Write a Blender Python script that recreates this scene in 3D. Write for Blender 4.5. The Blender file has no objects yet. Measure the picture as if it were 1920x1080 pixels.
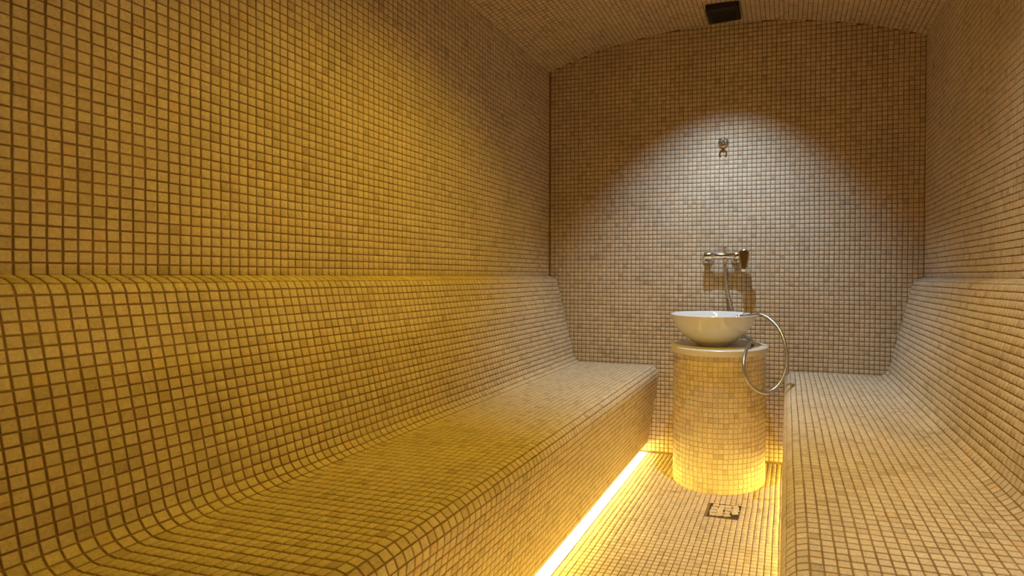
import bpy, math, random
import numpy as np
from mathutils import Vector, Matrix
from mathutils.bvhtree import BVHTree

random.seed(7)
rng = np.random.default_rng(7)
scene = bpy.context.scene
COL = scene.collection

# ------------------------------------------------------------------ camera
CAM = np.array([1.3491, 0.0, 0.99])
CR = np.array([0.9674972, 0.2528383, 0.0046921])
CF = np.array([-0.2527787, 0.9674659, -0.0106141])
CR = CR / np.linalg.norm(CR)
CF = CF - CR * (CF @ CR); CF /= np.linalg.norm(CF)
CU = np.cross(CR, CF)
FPX, PCX, PCY = 1016.34, 1209.6, 528.0
cd = bpy.data.cameras.new('camera')
cam = bpy.data.objects.new('camera', cd)
COL.objects.link(cam)
M = Matrix.Identity(4)
for i in range(3):
    M[i][0], M[i][1], M[i][2], M[i][3] = CR[i], CU[i], -CF[i], CAM[i]
cam.matrix_world = M
cd.sensor_fit = 'HORIZONTAL'
cd.sensor_width = 36.0
cd.lens = FPX / 1920 * 36
cd.shift_x = (960 - PCX) / 1920
cd.shift_y = (PCY - 540) / 1920
cd.clip_start = 0.02
cd.dof.use_dof = True
cd.dof.focus_distance = 2.3
cd.dof.aperture_fstop = 6.3
scene.camera = cam

# ------------------------------------------------------------------ world, exposure
w = bpy.data.worlds.new('world'); scene.world = w
w.use_nodes = True
w.node_tree.nodes['Background'].inputs[0].default_value = (0.0, 0.0, 0.0, 1)
w.node_tree.nodes['Background'].inputs[1].default_value = 0.0
vs = scene.view_settings
vs.view_transform = 'Standard'; vs.look = 'None'; vs.gamma = 1.0; vs.use_curve_mapping = False
vs.exposure = 0.06
scene.cycles.max_bounces = 6
scene.cycles.diffuse_bounces = 5
scene.cycles.glossy_bounces = 2

LED_COL = (1.0, 0.74, 0.11)
LED_STRENGTH = 60.0
SPOT_COL = (1.0, 0.93, 0.86)
# x, y, label, power, colour, cone, blend, tilt towards the end wall, tilt sideways, lamp radius
DOWNLIGHTS = [
    (1.030, 2.270, 'recessed ceiling downlight nearest the basin', 80.0, (0.55, 0.745, 1.0), 84, 0.85, 14.5, 0, 0.010),
    (0.930, 1.550, 'added warm fill light over the middle of the room', 76.0, (1.0, 0.665, 0.02), 118, 0.9, 0, 9, 0.045),  # added to spread warm light over walls and seats; no lamp seen
    (1.500, 0.800, 'added pale fill light above the viewer', 72.0, (0.96, 0.89, 0.74), 100, 0.9, 10, -30, 0.045),  # added lamp, unseen, to brighten the right bench and wall
]

# ------------------------------------------------------------------ measures (metres)
P = 0.0232                       # mosaic pitch
PX = P * 1.0606                  # pitch across the back wall
W = 2.005                        # room width
D = 2.932                        # back wall
Y0 = -0.95                       # wall behind the camera
YT = -0.30                       # tiles are laid from here on
LEDGE = 0.986
ARC_R = 3.058; ARC_CX = W / 2; ARC_CZ = 2.347 - ARC_R
ROWZ = 1.0088                    # a grout line on all three walls
COLY = 0.6562                    # a grout line on the side walls and benches
PED = (1.030, 2.668); PED_R = 0.224; PED_H = 0.625
SLAB_R = 0.237; SLAB_T = 0.030
def arc_z(x): return ARC_CZ + math.sqrt(ARC_R ** 2 - (x - ARC_CX) ** 2)

# ------------------------------------------------------------------ materials
def new_mat(name):
    m = bpy.data.materials.new(name); m.use_nodes = True
    nt = m.node_tree; b = nt.nodes['Principled BSDF']
    return m, nt, b

def simple(name, col, rough=0.5, metal=0.0, **kw):
    m, nt, b = new_mat(name)
    b.inputs['Base Color'].default_value = (*col, 1)
    b.inputs['Roughness'].default_value = rough
    b.inputs['Metallic'].default_value = metal
    for k, v in kw.items(): b.inputs[k].default_value = v
    n = nt.nodes.new('ShaderNodeTexNoise'); n.inputs['Scale'].default_value = 60
    r = nt.nodes.new('ShaderNodeMapRange')
    r.inputs['To Min'].default_value = max(0.0, rough * 0.85); r.inputs['To Max'].default_value = min(1, rough * 1.15 + .01)
    nt.links.new(n.outputs[0], r.inputs[0]); nt.links.new(r.outputs[0], b.inputs['Roughness'])
    return m

def tile_mat(name, base=(0.68, 0.55, 0.375), rough=0.55):
    m, nt, b = new_mat(name); N = nt.nodes; L = nt.links
    geo = N.new('ShaderNodeNewGeometry'); oi = N.new('ShaderNodeObjectInfo')
    add = N.new('ShaderNodeMath'); add.operation = 'ADD'
    fr = N.new('ShaderNodeMath'); fr.operation = 'FRACT'
    L.new(geo.outputs['Random Per Island'], add.inputs[0]); L.new(oi.outputs['Random'], add.inputs[1]); L.new(add.outputs[0], fr.inputs[0])
    ramp = N.new('ShaderNodeValToRGB'); cr = ramp.color_ramp
    tones = [(0.0, (.76, .73, .70)), (0.04, (.86, .83, .79)), (0.14, (.94, .93, .91)), (0.40, (.99, .99, .98)), (0.70, (1.03, 1.02, 1.02)), (0.90, (1.06, 1.07, 1.08)), (0.96, (1.03, .97, .90)), (1.0, (1.0, .90, .80))]
    cr.elements[0].position = 0; cr.elements[1].position = 1
    for _ in range(len(tones) - 2): cr.elements.new(0.5)
    for e, (p, c) in zip(cr.elements, tones):
        e.position = p; e.color = (base[0] * c[0], base[1] * c[1], base[2] * c[2], 1)
    L.new(fr.outputs[0], ramp.inputs[0])
    # mottled stone
    n1 = N.new('ShaderNodeTexNoise'); n1.inputs['Scale'].default_value = 150; n1.inputs['Detail'].default_value = 2; n1.inputs['Roughness'].default_value = .65
    n2 = N.new('ShaderNodeTexNoise'); n2.inputs['Scale'].default_value = 420; n2.inputs['Detail'].default_value = 0
    n3 = N.new('ShaderNodeTexNoise'); n3.inputs['Scale'].default_value = 4; n3.inputs['Detail'].default_value = 1
    for n in (n1, n2, n3): L.new(geo.outputs['Position'], n.inputs['Vector'])
    mr1 = N.new('ShaderNodeMapRange'); mr1.inputs['From Min'].default_value = .3; mr1.inputs['From Max'].default_value = .7; mr1.inputs['To Min'].default_value = .86; mr1.inputs['To Max'].default_value = 1.10
    L.new(n1.outputs[0], mr1.inputs[0])
    mr2 = N.new('ShaderNodeMapRange'); mr2.inputs['From Min'].default_value = .22; mr2.inputs['From Max'].default_value = .38; mr2.inputs['To Min'].default_value = .72; mr2.inputs['To Max'].default_value = 1.0
    L.new(n2.outputs[0], mr2.inputs[0])
    mr3 = N.new('ShaderNodeMapRange'); mr3.inputs['From Min'].default_value = .3; mr3.inputs['From Max'].default_value = .7; mr3.inputs['To Min'].default_value = .94; mr3.inputs['To Max'].default_value = 1.06
    L.new(n3.outputs[0], mr3.inputs[0])
    m1 = N.new('ShaderNodeMath'); m1.operation = 'MULTIPLY'; L.new(mr1.outputs[0], m1.inputs[0]); L.new(mr2.outputs[0], m1.inputs[1])
    m2 = N.new('ShaderNodeMath'); m2.operation = 'MULTIPLY'; L.new(m1.outputs[0], m2.inputs[0]); L.new(mr3.outputs[0], m2.inputs[1])
    vm = N.new('ShaderNodeVectorMath'); vm.operation = 'SCALE'; L.new(ramp.outputs[0], vm.inputs[0]); L.new(m2.outputs[0], vm.inputs['Scale'])
    L.new(vm.outputs[0], b.inputs['Base Color'])
    b.inputs['Roughness'].default_value = rough
    b.inputs['Specular IOR Level'].default_value = 0.25
    return m

def grout_mat(name, col):
    m, nt, b = new_mat(name); N = nt.nodes; L = nt.links
    geo = N.new('ShaderNodeNewGeometry')
    n = N.new('ShaderNodeTexNoise'); n.inputs['Scale'].default_value = 9; n.inputs['Detail'].default_value = 6
    L.new(geo.outputs['Position'], n.inputs['Vector'])
    r = N.new('ShaderNodeValToRGB')
    r.color_ramp.elements[0].position = .3; r.color_ramp.elements[1].position = .72
    r.color_ramp.elements[0].color = (*[c * .75 for c in col], 1); r.color_ramp.elements[1].color = (*[min(1, c * 1.3) for c in col], 1)
    L.new(n.outputs[0], r.inputs[0]); L.new(r.outputs[0], b.inputs['Base Color'])
    b.inputs['Roughness'].default_value = .85
    return m

TILE = tile_mat('beige_stone_tile')
GROUT = grout_mat('brown_grout', (0.265, 0.155, 0.062))
PTILE = tile_mat('pedestal_stone_tile', base=(0.76, 0.63, 0.44))
PGROUT = grout_mat('pale_grout', (0.60, 0.48, 0.30))
PLAIN = simple('plain_render', (0.47, 0.35, 0.22), .7)
CHROME = simple('chrome', (0.72, 0.71, 0.70), .12, 1.0)
STEEL = simple('brushed_steel', (0.55, 0.54, 0.52), .3, 1.0)
CERAMIC = simple('white_ceramic', (0.80, 0.80, 0.80), .08)
SLABM = simple('cream_stone_slab', (0.74, 0.68, 0.58), .35)
BLACK = simple('black_plastic', (0.006, 0.0055, 0.0055), .45)
BLACK2 = simple('black_gloss_trim', (0.008, 0.0075, 0.007), .3)
DARK = simple('dark_recess', (0.06, 0.045, 0.03), .8)
ALU = simple('aluminium_channel', (0.6, 0.6, 0.6), .4, 1.0)
WHITE_P = simple('white_lamp_trim', (0.75, 0.74, 0.72), .4)
def emit(name, col, s):
    m, nt, b = new_mat(name)
    b.inputs['Base Color'].default_value = (.8, .8, .8, 1)
    b.inputs['Emission Color'].default_value = (*col, 1)
    b.inputs['Emission Strength'].default_value = s
    return m
LEDM = emit('led_diffuser', LED_COL, LED_STRENGTH)
GLOWM = emit('floor_glow', (1.0, 0.90, 0.62), 2.6)  # glow put into the material for the overlit floor by the strips
GLOWM.node_tree.nodes['Principled BSDF'].inputs['Base Color'].default_value = (.35, .33, .28, 1)
LENSM = emit('downlight_lens', SPOT_COL, 3.0)
LENSM.cycles.emission_sampling = 'NONE'

# ------------------------------------------------------------------ mesh helpers
def props(o, label=None, cat=None, kind=None, group=None):
    if label: o['label'] = label
    if cat: o['category'] = cat
    if kind: o['kind'] = kind
    if group: o['group'] = group
    return o

def link(name, me, mat=None, parent=None):
    o = bpy.data.objects.new(name, me); COL.objects.link(o)
    if mat and me is not None and not me.materials: me.materials.append(mat)
    if parent: o.parent = parent
    return o

def mesh(name, verts, faces, mat, parent=None, smooth=False):
    me = bpy.data.meshes.new(name)
    me.from_pydata([tuple(v) for v in verts], [], [tuple(f) for f in faces])
    me.materials.append(mat)
    if smooth:
        me.polygons.foreach_set('use_smooth', [True] * len(me.polygons))
    me.update()
    return link(name, me, None, parent)

def smooth_by_angle(o, ang=35):
    me = o.data
    me.polygons.foreach_set('use_smooth', [True] * len(me.polygons))
    try: me.set_sharp_from_angle(angle=math.radians(ang))
    except Exception: pass
    return o

def fix_normals(o):
    import bmesh
    bm = bmesh.new(); bm.from_mesh(o.data)
    bmesh.ops.recalc_face_normals(bm, faces=bm.faces); bm.to_mesh(o.data); bm.free()
    return o

def empty(name, loc=(0, 0, 0)):
    o = bpy.data.objects.new(name, None); COL.objects.link(o); o.location = loc
    o.empty_display_size = .05
    return o

def box(name, lo, hi, mat, parent=None, bevel=0.0):
    (x0, y0, z0), (x1, y1, z1) = lo, hi
    v = [(x0, y0, z0), (x1, y0, z0), (x1, y1, z0), (x0, y1, z0), (x0, y0, z1), (x1, y0, z1), (x1, y1, z1), (x0, y1, z1)]
    f = [(0, 3, 2, 1), (4, 5, 6, 7), (0, 1, 5, 4), (1, 2, 6, 5), (2, 3, 7, 6), (3, 0, 4, 7)]
    o = mesh(name, v, f, mat, parent)
    if bevel:
        import bmesh
        bm = bmesh.new(); bm.from_mesh(o.data)
        bmesh.ops.bevel(bm, geom=bm.edges[:], offset=bevel, segments=3, profile=.5, affect='EDGES')
        bm.to_mesh(o.data); bm.free(); smooth_by_angle(o, 40)
    return o

def lathe(name, prof, mat, parent=None, M=None, seg=48, ang=35):
    """prof: (r, z) from one end to the other; r == 0 ends close."""
    v, rings, f = [], [], []
    for r, z in prof:
        if r < 1e-6:
            rings.append([len(v)]); v.append((0, 0, z))
        else:
            rings.append(list(range(len(v), len(v) + seg)))
            v += [(r * math.cos(2 * math.pi * k / seg), r * math.sin(2 * math.pi * k / seg), z) for k in range(seg)]
    for a, b in zip(rings, rings[1:]):
        for k in range(seg):
            k2 = (k + 1) % seg
            if len(a) == 1 and len(b) == 1: continue
            if len(a) == 1: f.append((a[0], b[k], b[k2]))
            elif len(b) == 1: f.append((a[k], b[0], a[k2]))
            else: f.append((a[k], b[k], b[k2], a[k2]))
    if M is not None: v = [M @ Vector(p) for p in v]
    o = mesh(name, v, f, mat, parent)
    fix_normals(o); return smooth_by_angle(o, ang)

def axis_matrix(org, axis, up=(0, 0, 1)):
    z = Vector(axis).normalized(); u = Vector(up)
    if abs(z.dot(u)) > .95: u = Vector((0, 1, 0))
    x = u.cross(z).normalized(); y = z.cross(x)
    m = Matrix.Identity(4)
    for i in range(3): m[i][0], m[i][1], m[i][2], m[i][3] = x[i], y[i], z[i], org[i]
    return m

def catmull(pts, n=12):
    pts = [Vector(p) for p in pts]; out = []
    e = [pts[0] * 2 - pts[1]] + pts + [pts[-1] * 2 - pts[-2]]
    for i in range(1, len(e) - 2):
        p0, p1, p2, p3 = e[i - 1], e[i], e[i + 1], e[i + 2]
        for k in range(n):
            t = k / n
            out.append(.5 * ((2 * p1) + (p2 - p0) * t + (2 * p0 - 5 * p1 + 4 * p2 - p3) * t * t + (3 * p1 - p0 - 3 * p2 + p3) * t ** 3))
    out.append(pts[-1]); return out

def tube(name, path, rad, mat, parent=None, seg=14, rib=0.0):
    """sweep; rad is a number or a list along the path"""
    n = len(path); v, f = [], []
    t0 = (path[1] - path[0]).normalized()
    nrm = t0.orthogonal().normalized()
    for i, p in enumerate(path):
        t = (path[min(i + 1, n - 1)] - path[max(i - 1, 0)]).normalized()
        nrm = (nrm - t * nrm.dot(t)).normalized(); bn = t.cross(nrm)
        r = rad[i] if isinstance(rad, (list, tuple)) else rad
        if rib: r *= 1 + (rib if i % 2 else -rib)
        for k in range(seg):
            a = 2 * math.pi * k / seg
            v.append(p + nrm * (r * math.cos(a)) + bn * (r * math.sin(a)))
    for i in range(n - 1):
        for k in range(seg):
            k2 = (k + 1) % seg
            f.append((i * seg + k, i * seg + k2, (i + 1) * seg + k2, (i + 1) * seg + k))
    f.append(tuple(range(seg))[::-1]); f.append(tuple((n - 1) * seg + k for k in range(seg)))
    o = mesh(name, v, f, mat, parent); fix_normals(o)
    return smooth_by_angle(o, 50)

# ------------------------------------------------------------------ mosaic: frames, single tiles and the rest
OCC = []          # (verts, faces) of the shells, for the choice of the tiles in view
def occluder(o):
    OCC.append(([o.matrix_world @ v.co for v in o.data.vertices], [tuple(p.vertices) for p in o.data.polygons]))

TH = 0.0018       # how proud the tiles stand
def tile_template(su, sv):
    c = 0.0009; a, b = su / 2, sv / 2
    v = np.array([(-a, -b, -.001), (a, -b, -.001), (a, b, -.001), (-a, b, -.001),
                  (-a, -b, TH - c * .7), (a, -b, TH - c * .7), (a, b, TH - c * .7), (-a, b, TH - c * .7),
                  (-a + c, -b + c, TH), (a - c, -b + c, TH), (a - c, b - c, TH), (-a + c, b - c, TH)])
    f = []
    for k in range(4):
        k2 = (k + 1) % 4
        f.append((k, k2, 4 + k2, 4 + k)); f.append((4 + k, 4 + k2, 8 + k2, 8 + k))
    f.append((8, 9, 10, 11))
    return v, np.array(f)

def project(Q):
    d = Q - CAM; z = d @ CF
    zz = np.where(z > .02, z, .02)
    return PCX + FPX * (d @ CR) / zz, PCY - FPX * (d @ CU) / zz, z

PENDING = []
def mosaic(parent, C, U, V, su, sv, mat, jit=1.0):
    """C centres, U/V unit tangents (n = U x V points into the room)"""
    C, U, V = (np.asarray(a, float) for a in (C, U, V))
    n = np.cross(U, V)
    k = len(C)
    th = np.radians(rng.normal(0, .55 * jit, k))[:, None]
    U2 = U * np.cos(th) + V * np.sin(th); V2 = V * np.cos(th) - U * np.sin(th)
    C2 = C + U * rng.normal(0, .00028 * jit, k)[:, None] + V * rng.normal(0, .00028 * jit, k)[:, None]
    # tiny tilt of each stone
    ta, tb = rng.normal(0, .006 * jit, k)[:, None], rng.normal(0, .006 * jit, k)[:, None]
    U2 = U2 + n * ta; V2 = V2 + n * tb
    U2 /= np.linalg.norm(U2, axis=1)[:, None]
    V2 -= U2 * np.sum(U2 * V2, 1)[:, None]; V2 /= np.linalg.norm(V2, axis=1)[:, None]
    PENDING.append((parent, C2, U2, V2, np.cross(U2, V2), su, sv, mat))

def flush_mosaics(limit=300, min_px=8.0):
    V, F, off = [], [], 0
    for v, f in OCC:
        V += v; F += [tuple(i + off for i in q) for q in f]; off += len(v)
    bvh = BVHTree.FromPolygons(V, F)
    camv = Vector(CAM)
    for parent, C, U, Vv, n, su, sv, mat in PENDING:
        tv, tf = tile_template(su, sv)
        q = [project(C + U * (sx * su / 2) + Vv * (sy * sv / 2) + n * TH) for sx, sy in ((-1, -1), (1, -1), (1, 1), (-1, 1))]
        area = np.zeros(len(C)); inside = np.ones(len(C), bool)
        for i in range(4):
            x0, y0, z0 = q[i]; x1, y1, _ = q[(i + 1) % 4]
            area += x0 * y1 - x1 * y0
            inside &= (z0 > .05)
        cx, cy, cz = project(C)
        inside &= (cx > 4) & (cx < 1916) & (cy > 4) & (cy < 1076)
        facing = np.sum((CAM - C) * n, 1) > 0
        size = np.sqrt(np.abs(area) / 2)
        long_px = np.maximum(np.hypot(q[0][0] - q[1][0], q[0][1] - q[1][1]), np.hypot(q[1][0] - q[2][0], q[1][1] - q[2][1]))
        cand = np.where(inside & facing & (size >= min_px * .75) & (long_px >= min_px))[0]
        cand = cand[np.argsort(-size[cand])]
        pick = []
        for i in cand:
            p = Vector(C[i] + n[i] * .006); d = camv - p; L = d.length
            if bvh.ray_cast(p, d / L, L - .02)[0] is None:
                pick.append(i)
                if len(pick) >= limit: break
        if pick:
            me = bpy.data.meshes.new('tile'); me.from_pydata(tv.tolist(), [], tf.tolist()); me.materials.append(mat); me.update()
            pinv = parent.matrix_world.inverted()
            for i in pick:
                o = bpy.data.objects.new('tile', me); COL.objects.link(o); o.parent = parent
                m = Matrix.Identity(4)
                for r in range(3): m[r][0], m[r][1], m[r][2], m[r][3] = U[i][r], Vv[i][r], n[i][r], C[i][r]
                o.matrix_local = pinv @ m
        rest = np.ones(len(C), bool); rest[pick] = False
        Cr, Ur, Vr, nr = C[rest], U[rest], Vv[rest], n[rest]
        k = len(Cr); nv = len(tv)
        verts = Cr[:, None, :] + tv[None, :, 0:1] * Ur[:, None, :] + tv[None, :, 1:2] * Vr[:, None, :] + tv[None, :, 2:3] * nr[:, None, :]
        loc = np.array(parent.matrix_world.translation)
        verts = (verts - loc).reshape(-1, 3)
        faces = (tf[None] + (np.arange(k) * nv)[:, None, None]).reshape(-1, 4)
        me = bpy.data.meshes.new('mosaic_tiles')
        me.vertices.add(len(verts)); me.vertices.foreach_set('co', verts.astype(np.float32).ravel())
        me.loops.add(faces.size); me.loops.foreach_set('vertex_index', faces.astype(np.int32).ravel())
        me.polygons.add(len(faces)); me.polygons.foreach_set('loop_start', np.arange(0, faces.size, 4, dtype=np.int32))
        me.materials.append(mat); me.update(calc_edges=True); me.validate()
        o = link('mosaic_tiles', me, None, parent); o['kind'] = 'stuff'

def grid(org, u, v, pu, pv, iu, iv, keep=lambda i, j, c: True, wob=.0007):
    """tile centres on a plane; cell (i, j) has its lower corner at org + i*pu*u + j*pv*v"""
    org, u, v = (np.array(a, float) for a in (org, u, v))
    C = []
    ph = rng.uniform(0, 6.28, 4)
    for j in range(*iv):
        for i in range(*iu):
            wu = wob * math.sin(j * .31 + ph[0]) * math.sin(i * .017 + ph[1])
            wv = wob * math.sin(i * .23 + ph[2]) * math.cos(j * .05 + ph[3])
            c = org + u * ((i + .5) * pu + wu) + v * ((j + .5) * pv + wv)
            if keep(i, j, c): C.append(c)
    C = np.array(C)
    return C, np.tile(u, (len(C), 1)), np.tile(v, (len(C), 1))

TS = P - 0.0035    # tile side
J0 = int(math.floor((YT - COLY) / P)); J1 = int(math.ceil((D - COLY) / P))

# ------------------------------------------------------------------ bench profile (left; the right one mirrors it)
def fillet_poly(corners):
    out = []
    n = len(corners)
    for i, (x, z, r) in enumerate(corners):
        p = Vector((x, z))
        if r == 0 or i in (0, n - 1): out.append(p); continue
        a = (Vector(corners[i - 1][:2]) - p).normalized(); b = (Vector(corners[i + 1][:2]) - p).normalized()
        half = a.angle(b) / 2
        t = r / math.tan(half)
        c = p + (a + b).normalized() * (r / math.sin(half))
        s, e = p + a * t, p + b * t
        v0, v1 = s - c, e - c
        tot = v0.angle_signed(v1)
        for k in range(9):
            th = -tot * k / 8
            out.append(c + Vector((v0.x * math.cos(th) - v0.y * math.sin(th), v0.x * math.sin(th) + v0.y * math.cos(th))))
    return out
PROFILE = fillet_poly([(0.0, LEDGE, 0), (0.049, LEDGE - .015, .034), (0.167, 0.490, .065), (0.672, 0.490, .050), (0.600, 0.058, .012), (0.580, 0.048, 0)])
UNDER = [(0.572, 0.048), (0.566, 0.075), (0.47, 0.075), (0.47, 0.0), (0.0, 0.0)]

def inside_bench(x, z):
    x = min(x, W - x)
    poly = [(p.x, p.y) for p in PROFILE] + UNDER
    c = False
    for i in range(len(poly)):
        (x1, z1), (x2, z2) = poly[i - 1], poly[i]
        if (z1 > z) != (z2 > z) and x < (x2 - x1) * (z - z1) / (z2 - z1) + x1: c = not c
    return c

def extrude_profile(name, pts, y0, y1, mat, parent=None, mirror=False):
    k = len(pts)
    v = [((W - p[0]) if mirror else p[0], y, p[1]) for y in (y0, y1) for p in pts]
    f = [(i, (i + 1) % k, k + (i + 1) % k, k + i) for i in range(k)]
    f.append(tuple(range(k))); f.append(tuple(range(k, 2 * k)))
    o = mesh(name, v, f, mat, parent); fix_normals(o)
    return o

# ------------------------------------------------------------------ the room shell
T = 0.12
s = box('floor', (-T, Y0 - T, -T), (W + T, D + T, 0), GROUT); props(s, 'beige mosaic tiled floor between the two benches', 'floor', 'structure'); FLOOR = s
s = box('wall_left', (-T, Y0 - T, 0), (0, D + T, 2.40), GROUT); props(s, 'long beige mosaic wall above the left bench', 'wall', 'structure'); WL = s
s = box('wall_right', (W, Y0 - T, 0), (W + T, D + T, 2.40), GROUT); props(s, 'beige mosaic wall above the right bench', 'wall', 'structure'); WR = s
s = box('wall_back', (0, D, 0), (W, D + T, 2.40), GROUT); props(s, 'beige mosaic end wall behind the basin', 'wall', 'structure'); WB = s
s = box('wall_front', (0, Y0 - T, 0), (W, Y0, 2.40), PLAIN); props(s, 'plain beige wall behind the viewer', 'wall', 'structure')
xs = np.linspace(0, W, 41)
pts = [(x, arc_z(x)) for x in xs] + [(W, 2.55), (0, 2.55)]
CE = extrude_profile('ceiling', pts, Y0, D, GROUT); props(CE, 'low arched beige mosaic ceiling', 'ceiling', 'structure')
for o in (FLOOR, WL, WR, WB, CE): occluder(o)

def phase(v0, v): return int(math.floor((v - v0) / P))
r0, r1 = phase(ROWZ, LEDGE - .03), phase(ROWZ, 2.20) + 1
# side walls: u runs along Y (left: reversed so that the normal looks into the room)
C, U, V = grid((0, COLY, ROWZ), (0, 1, 0), (0, 0, 1), P, P, (J0, J1), (-1, r1), lambda i, j, c: c[2] < 2.19 and c[1] < D - .004)
mosaic(WL, C, U, V, TS, TS, TILE)
C, U, V = grid((W, COLY, ROWZ), (0, 1, 0), (0, 0, 1), P, P, (J0, J1), (-1, r1), lambda i, j, c: c[2] < 2.19 and c[1] < D - .004)
mosaic(WR, C, -U, V, TS, TS, TILE)
nx = 83
C, U, V = grid((.41 * P, D, ROWZ), (1, 0, 0), (0, 0, 1), PX, P, (-1, nx), (phase(ROWZ, 0) - 1, phase(ROWZ, 2.36) + 1),
               lambda i, j, c: c[2] > .006 and c[2] < arc_z(min(max(c[0], 0), W)) + .004 and 0.002 < c[0] < W - .004 and not all(inside_bench(c[0] + dx, c[2] + dz) for dx in (-.0125, .0125) for dz in (-.0125, .0125)))
mosaic(WB, C, U, V, PX - .0036, TS, TILE)
# floor
DR = (1.037, 2.222, 1.167, 2.350)
C, U, V = grid((W / 2, COLY, 0), (1, 0, 0), (0, 1, 0), P, P, (-23, 23), (J0, J1),
               lambda i, j, c: 0.485 < c[0] < W - .485 and c[1] < D - .004 and math.hypot(c[0] - PED[0], c[1] - PED[1]) > PED_R - .02 and not (DR[0] - .008 < c[0] < DR[2] + .008 and DR[1] - .008 < c[1] < DR[3] + .008))
mosaic(FLOOR, C, U, V, TS, TS, TILE)
# arched ceiling: rows follow the arc
half = math.asin((W / 2) / ARC_R); na = int(2 * half * ARC_R / P)
C, U, V = [], [], []
for k in range(na + 1):
    a = -half + (k + .5) * P / ARC_R
    if a > half - .003: continue
    e = np.array((math.cos(a), 0, -math.sin(a)))
    c0 = np.array((ARC_CX + ARC_R * math.sin(a), 0, ARC_CZ + ARC_R * math.cos(a)))
    for j in range(J0, J1):
        y = COLY + (j + .5) * P + .0006 * math.sin(k * .4)
        if y > D - .004: continue
        C.append(c0 + (0, y, 0)); U.append(-e); V.append((0, 1, 0))
mosaic(CE, C, U, V, TS, TS, TILE)

# ------------------------------------------------------------------ the two benches
def bench(mirror, label, group):
    root = empty('tiled_bench', (0, 0, 0))
    props(root, label, 'bench', group=group)
    pts = [(p.x, p.y) for p in PROFILE] + UNDER
    b = extrude_profile('body', pts, Y0, D, GROUT, root, mirror); smooth_by_angle(b, 30); occluder(b)
    # rows along the profile
    pr = [np.array((p.x, p.y)) for p in PROFILE]
    seg = [np.linalg.norm(b_ - a_) for a_, b_ in zip(pr, pr[1:])]
    cum = np.concatenate([[0], np.cumsum(seg)]); tot = cum[-1]
    nrow = int(round(tot / P)); pitch = tot / nrow
    def at(sv):
        i = min(max(np.searchsorted(cum, sv) - 1, 0), len(seg) - 1)
        return pr[i] + (pr[i + 1] - pr[i]) * ((sv - cum[i]) / seg[i])
    C, U, V = [], [], []
    ph = rng.uniform(0, 6.28, 3)
    for k in range(nrow):
        a_, b_ = at(k * pitch + .0006), at((k + 1) * pitch - .0006)
        mid = at((k + .5) * pitch); mid = mid * .6 + (a_ + b_) * .2
        t = (b_ - a_) / np.linalg.norm(b_ - a_)
        for j in range(J0, J1):
            y = COLY + (j + .5) * P + .0008 * math.sin(k * .35 + ph[0]) * math.sin(j * .02)
            if y > D - .004: continue
            o = .0007 * math.sin(j * .21 + ph[1]) * math.cos(k * .1 + ph[2])
            x, z = mid + t * o
            if mirror:
                C.append((W - x, y, z)); V.append((-t[0], 0, t[1])); U.append((0, -1, 0))
            else:
                C.append((x, y, z)); V.append((t[0], 0, t[1])); U.append((0, 1, 0))
    # normal = U x V : left (0,1,0)x(tx,0,tz) = (tz,0,-tx): tx>0 on seat -> down, so swap
    U = [tuple(-q for q in u) for u in U]
    mosaic(root, C, U, V, TS, TS, TILE)
    return root
bench(False, 'long curved mosaic bench along the wall on the left', 'built-in mosaic benches')
bench(True, 'curved mosaic bench along the wall on the right', 'built-in mosaic benches')

def led(mirror, label):
    root = empty('led_strip', (0, 0, 0)); props(root, label, 'light strip', group='light strips under the benches')
    fx = (lambda x: W - x) if mirror else (lambda x: x)
    def prism(name, prof, y0, y1, mat):
        k = len(prof)
        v = [(fx(x), y, z) for y in (y0, y1) for x, z in prof]
        f = [(i, (i + 1) % k, k + (i + 1) % k, k + i) for i in range(k)] + [tuple(range(k)), tuple(range(k, 2 * k))]
        return fix_normals(mesh(name, v, f, mat, root))
    prism('channel', [(.540, .0280), (.5585, .0280), (.5585, .0740), (.540, .0740)], Y0 + .02, D - .004, ALU)
    prism('led_tape', [(.5590, .0300), (.5603, .0300), (.5603, .0474), (.5590, .0474)], Y0 + .02, D - .006, LEDM)
    prism('floor_glow_plate', [(.5500, .0022), (.6040, .0022), (.6040, .0032), (.5500, .0060)], Y0 + .02, D - .006, GLOWM)  # added glowing plate in place of floor bleached by the tape
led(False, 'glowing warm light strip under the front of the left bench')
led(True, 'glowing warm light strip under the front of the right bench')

# ------------------------------------------------------------------ pedestal
ped = empty('pedestal', (PED[0], PED[1], 0)); props(ped, 'round mosaic pedestal with a cream stone top carrying the basin', 'pedestal')
bpy.context.view_layer.update()
core = lathe('column', [(0, 0), (PED_R - .002, 0), (PED_R - .002, PED_H), (0, PED_H)], PGROUT, ped, seg=96); core_w = core
slab = lathe('top_slab', [(0, PED_H), (SLAB_R - .003, PED_H), (SLAB_R, PED_H + .003), (SLAB_R, PED_H + SLAB_T - .004), (SLAB_R - .004, PED_H + SLAB_T), (0, PED_H + SLAB_T)], SLABM, ped, seg=96)
slab['label'] = 'smooth cream stone disc'
bpy.context.view_layer.update()
occluder(core); occluder(slab)
nr = 60; rows = 27; ph_ = PED_H / rows
C, U, V = [], [], []
for j in range(rows):
    for k in range(nr):
        a = 2 * math.pi * (k + .5) / nr + .01 * math.sin(j)
        C.append((PED[0] + (PED_R - .0015) * math.cos(a), PED[1] + (PED_R - .0015) * math.sin(a), (j + .5) * ph_))
        U.append((-math.sin(a), math.cos(a), 0)); V.append((0, 0, 1))
mosaic(ped, C, U, V, 2 * math.pi * PED_R / nr - .0020, ph_ - .0020, PTILE)

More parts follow.
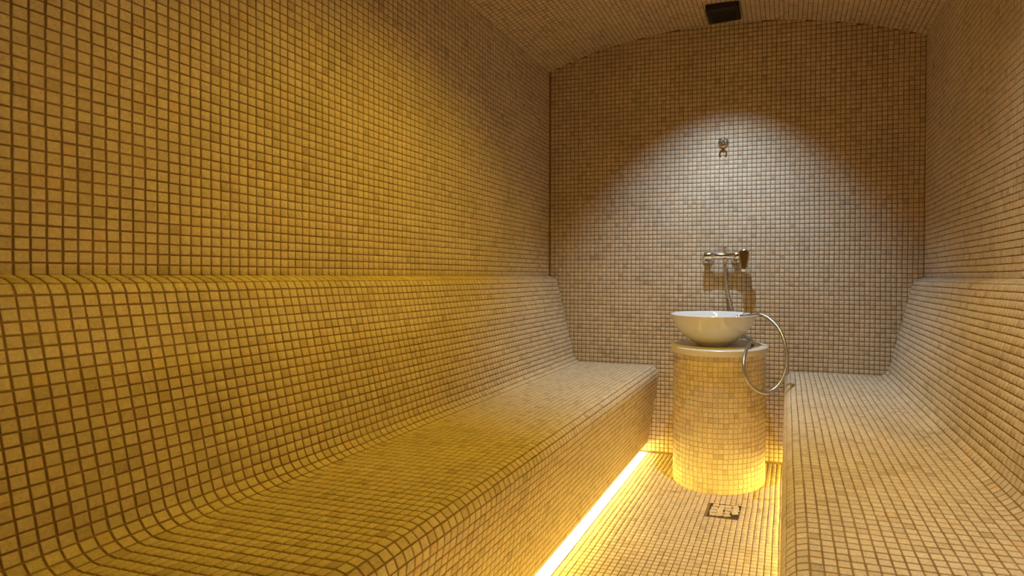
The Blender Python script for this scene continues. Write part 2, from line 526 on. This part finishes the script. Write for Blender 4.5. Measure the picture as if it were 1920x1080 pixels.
# ------------------------------------------------------------------ basin
BZ = PED_H + SLAB_T
BC = (1.003, 2.655)
basin = empty('wash_basin', (BC[0], BC[1], BZ)); props(basin, 'white ceramic bowl basin standing on the pedestal', 'basin')
prof_o = [(0, .006), (.060, .006), (.064, 0.0), (.080, 0.0), (.083, .004), (.084, .010), (.104, .018), (.130, .034), (.156, .058), (.177, .084), (.194, .112), (.2055, .136), (.2105, .146), (.2115, .1495), (.2095, .1515)]
prof_i = [(.2050, .1500), (.1985, .138), (.186, .112), (.168, .085), (.146, .060), (.118, .038), (.085, .024), (.045, .017), (.022, .0155)]
lathe('bowl', prof_o + prof_i + [(0, .0153)], CERAMIC, basin, seg=96, ang=60)
lathe('drain_plug', [(.0, .0160), (.020, .0160), (.0215, .0175), (.019, .0195), (0, .0205)], CHROME, basin, seg=32)

# ------------------------------------------------------------------ wall mixer
mx = empty('wall_mixer', (1.014, D, 1.09)); props(mx, 'chrome wall mixer tap with a lever above the basin', 'tap')
bpy.context.view_layer.update()
def under(o, root):
    o.matrix_parent_inverse = root.matrix_world.inverted(); return o
ML, MR_, MZ = 0.937, 1.090, 1.087
BY = D - .066                                   # body axis
BZM = 1.098
for x in (ML, MR_):
    o = lathe('rosette', [(0, 0), (.033, 0), (.033, .004), (.030, .012), (.022, .020), (.0155, .026), (.0155, .040), (0, .040)], CHROME, mx, axis_matrix((x, D - TH * .5, MZ), (0, -1, 0)), 40); under(o, mx)
    o = lathe('union_nut', [(0, .036), (.0185, .036), (.0195, .039), (.0195, .056), (.0165, .060), (0, .060)], CHROME, mx, axis_matrix((x, D, MZ), (0, -1, 0)), 6, 20); under(o, mx)
o = lathe('body', [(0, -.108), (.012, -.108), (.0205, -.104), (.0215, -.098), (.0215, -.066), (.0195, -.062), (.0170, -.058), (.0170, .052), (.0195, .056), (.0225, .060), (.0225, .092), (.0200, .096), (0, .096)], CHROME, mx, axis_matrix((1.030, BY, BZM), (1, 0, 0)), 48); under(o, mx)
o = lathe('diverter', [(0, 0), (.008, 0), (.006, .004), (.005, .016), (.0075, .020), (.0085, .026), (.0065, .031), (0, .032)], CHROME, mx, axis_matrix((1.034, BY, BZM + .015), (0, 0, 1)), 24); under(o, mx)
o = lathe('hose_outlet', [(0, 0), (.014, 0), (.0140, .012), (.0115, .017), (.0105, .026), (0, .026)], CHROME, mx, axis_matrix((1.034, BY, BZM - .012), (0, 0, -1)), 24); under(o, mx)
# lever: tapered paddle hanging at the right end, broad side towards the room
outl = []
for k in range(25):
    a = math.pi * k / 24
    outl.append((.0235 * math.cos(a), .0235 * math.sin(a) * .9))
outl += [(-.0225, -.020), (-.0195, -.050), (-.0150, -.082)]
for k in range(1, 8):
    a = math.pi + math.pi * k / 8
    outl.append((.0140 * math.cos(a), -.086 + .0100 * math.sin(a)))
outl += [(.0150, -.082), (.0195, -.050), (.0225, -.020)]
k = len(outl)
lc = Vector((1.1359, 2.8300, 1.1097))
vv, ff = [], []
ring = [(1.0, 0.0), (1.0, .012), (.93, .0165), (.80, .018)]
for sc_, dy in ring:
    vv += [Vector((lc.x + x * 1.22 * sc_, lc.y - dy + .006, lc.z + (z + .03) * sc_ - .03)) for x, z in outl]
for i in range(len(ring) - 1):
    for q in range(k): ff.append((i * k + q, i * k + (q + 1) % k, (i + 1) * k + (q + 1) % k, (i + 1) * k + q))
ff.append(tuple(range(k))); ff.append(tuple((len(ring) - 1) * k + q for q in range(k)))
o = mesh('lever', vv, ff, CHROME, mx); fix_normals(o); smooth_by_angle(o, 40); under(o, mx)
o = lathe('cartridge_cap', [(0, 0), (.018, 0), (.018, .030), (.014, .036), (0, .036)], CHROME, mx, axis_matrix((lc.x, BY + .004, lc.z), (0, -1, 0)), 32); under(o, mx)

# ------------------------------------------------------------------ hand shower: hose looping over the pedestal, spray lying in the bowl
hs = empty('hand_shower', tuple(Vector((1.2088, 2.6500, 0.8062)))); props(hs, 'chrome hand spray on the basin rim with its looping steel hose', 'hand shower')
bpy.context.view_layer.update()
path = [Vector((1.0330, 2.8660, 1.0767)), Vector((1.0344, 2.8700, 1.0403)), Vector((1.0393, 2.8780, 0.9785)), Vector((1.0499, 2.8880, 0.8995)), Vector((1.0711, 2.8920, 0.8149)),
        Vector((1.090, 2.885, .745)), Vector((1.128, 2.868, .690)), Vector((1.170, 2.815, .6665)), Vector((1.188, 2.740, .6645)), Vector((1.190, 2.660, .6650)),
        Vector((1.1867, 2.5750, 0.6810)), Vector((1.1733, 2.4900, 0.6542)), Vector((1.1678, 2.4250, 0.6083)), Vector((1.1777, 2.4050, 0.5557)), Vector((1.2076, 2.4100, 0.5048)), Vector((1.2572, 2.4300, 0.4791)),
        Vector((1.3066, 2.4600, 0.4982)), Vector((1.3403, 2.4900, 0.5513)), Vector((1.3525, 2.5200, 0.6140)), Vector((1.3438, 2.5500, 0.6822)), Vector((1.3193, 2.5850, 0.7415)), Vector((1.2771, 2.6200, 0.7847)), Vector((1.2340, 2.6450, 0.8059)), Vector((1.2035, 2.6550, 0.8058))]
sm = catmull(path, 14)
o = tube('hose', sm, .0078, STEEL, hs, 14, rib=.045); under(o, hs); o['label'] = 'flexible steel hose'
h0 = Vector((1.2238, 2.6500, 0.8066)); h1 = Vector((1.1081, 2.6150, 0.7910))
hd = (h1 - h0)
o = tube('handle', [h0 + hd * t for t in (0, .06, .12, .3, .5, .7, .85, 1.0)], [.0085, .0095, .0088, .0095, .0105, .0105, .0098, .0075], CHROME, hs, 20); under(o, hs)
hp = h0 + hd * .80
o = lathe('spray_head', [(0, 0), (.011, 0), (.0135, .004), (.0145, .016), (.013, .019), (0, .0185)], CHROME, hs, axis_matrix(hp + Vector((0, 0, .006)), (-.25, -.25, -.9)), 28); under(o, hs)
up = Vector((0, .35, .9)).normalized()
o = tube('trigger', catmull([h0 + hd * .30 + up * .009, h0 + hd * .42 + up * .017, h0 + hd * .62 + up * .018, h0 + hd * .80 + up * .012], 6), .0034, CHROME, hs, 10); under(o, hs)

# ------------------------------------------------------------------ shower holder on the wall
hc = Vector((1.0147, 2.9320, 1.7063))
ho = empty('shower_holder', tuple(hc)); props(ho, 'small round chrome hand shower holder high on the end wall', 'holder')
bpy.context.view_layer.update()
o = lathe('rosette', [(0, 0), (.0285, 0), (.0285, .005), (.026, .009), (.018, .014), (0, .015)], STEEL, ho, axis_matrix((hc.x, D - TH * .5, hc.z), (0, -1, 0)), 40); under(o, ho)
o = lathe('stem', [(0, 0), (.0115, 0), (.0100, .012), (.0085, .030), (.0085, .036), (0, .036)], CHROME, ho, axis_matrix((hc.x, D - .010, hc.z), (0, -1, .06)), 28); under(o, ho)
fc = Vector((hc.x, D - .062, hc.z + .003))
arc = [fc + Vector((.0165 * math.sin(a), .0165 * math.cos(a), 0)) for a in np.linspace(-2.35, 2.35, 25)]
o = tube('fork', arc, .0046, CHROME, ho, 12); under(o, ho)

# ------------------------------------------------------------------ floor drain with mosaic inlay
dr = empty('floor_drain', ((DR[0] + DR[2]) / 2, (DR[1] + DR[3]) / 2, 0)); props(dr, 'square tile-in floor drain in front of the pedestal', 'drain')
bpy.context.view_layer.update()
x0, y0, x1, y1 = DR
o = box('tray', (x0 + .001, y0 + .001, -.001), (x1 - .001, y1 - .001, .0006), DARK, dr); under(o, dr)
fr = .0022
for a, b in (((x0, y0), (x1, y0 + fr)), ((x0, y1 - fr), (x1, y1)), ((x0, y0 + fr), (x0 + fr, y1 - fr)), ((x1 - fr, y0 + fr), (x1, y1 - fr))):
    o = box('gap_strip', (*a, -.0005), (*b, .0014), DARK, dr); under(o, dr)  # raised strips whose dark colour stands in for a shaded gap
cell = (x1 - x0 - .016) / 4
for i in range(4):
    for j in range(4):
        cx_, cy_ = x0 + .008 + (i + .5) * cell + random.uniform(-.003, .003), y0 + .008 + (j + .5) * cell + random.uniform(-.003, .003)
        if (i, j) == (3, 0): continue
        a, b = cell * random.uniform(.44, .56), cell * random.uniform(.42, .54)
        th = random.uniform(-.4, .4); h = random.uniform(.0022, .0040)
        q = []
        for sx, sy in ((-1, -1), (1, -1), (1, 1), (-1, 1)):
            px, py = sx * a * random.uniform(.8, 1.1), sy * b * random.uniform(.8, 1.1)
            q.append((cx_ + px * math.cos(th) - py * math.sin(th), cy_ + px * math.sin(th) + py * math.cos(th)))
        v = [(*p_, 0.0004) for p_ in q] + [(*p_, h * .8) for p_ in q] + [(cx_ + (p_[0] - cx_) * .88, cy_ + (p_[1] - cy_) * .88, h) for p_ in q]
        f = []
        for kk in range(4):
            k2 = (kk + 1) % 4
            f.append((kk, k2, 4 + k2, 4 + kk)); f.append((4 + kk, 4 + k2, 8 + k2, 8 + kk))
        f.append((8, 9, 10, 11))
        o = mesh('tile_piece', v, f, TILE, dr); under(o, dr)

# ------------------------------------------------------------------ black box on the ceiling
bx_c = (1.028, 2.775)
a = math.asin((bx_c[0] - ARC_CX) / ARC_R)
cb = empty('ceiling_box', (bx_c[0], bx_c[1], arc_z(bx_c[0]))); props(cb, 'small black rectangular box fixed to the arched ceiling', 'ceiling fixture')
cb.rotation_euler = (0, a - .055, 0)
box('housing', (-.083, -.072, -.036), (.083, .072, -.0005), BLACK, cb, .004)
box('front_cover', (-.076, -.065, -.0385), (.076, .065, -.0355), BLACK2, cb, .0012)
for k in range(7):
    y = -.048 + k * .016
    box('grille_slat', (-.060, y - .0030, -.0402), (.060, y + .0030, -.0380), BLACK, cb, .0006)

# ------------------------------------------------------------------ ceiling downlights (beyond the picture's upper edge; the last two are added fill)
def downlight(x, y, label, power, col, size, blend, tilt_x, tilt_y, soft):
    lz = arc_z(x)
    dl = empty('downlight', (x, y, lz)); props(dl, label, 'ceiling light', group='recessed ceiling downlights')
    lathe('trim_ring', [(.030, -.0005), (.046, -.0005), (.047, -.004), (.044, -.007), (.034, -.006), (.030, -.002)], WHITE_P, dl, seg=48)
    lathe('lens', [(0, -.0015), (.030, -.0015), (.030, -.0025), (0, -.0028)], LENSM, dl, seg=40)
    sl = bpy.data.lights.new('downlight_lamp', 'SPOT')
    sl.energy = power; sl.color = col; sl.spot_size = math.radians(size); sl.spot_blend = blend; sl.shadow_soft_size = soft
    so = bpy.data.objects.new('downlight_lamp', sl); COL.objects.link(so); so.parent = dl; so.location = (0, 0, -.014)
    so.rotation_euler = (math.radians(tilt_x), math.radians(tilt_y), 0)
for a_ in DOWNLIGHTS: downlight(*a_)

bpy.context.view_layer.update()
flush_mosaics()
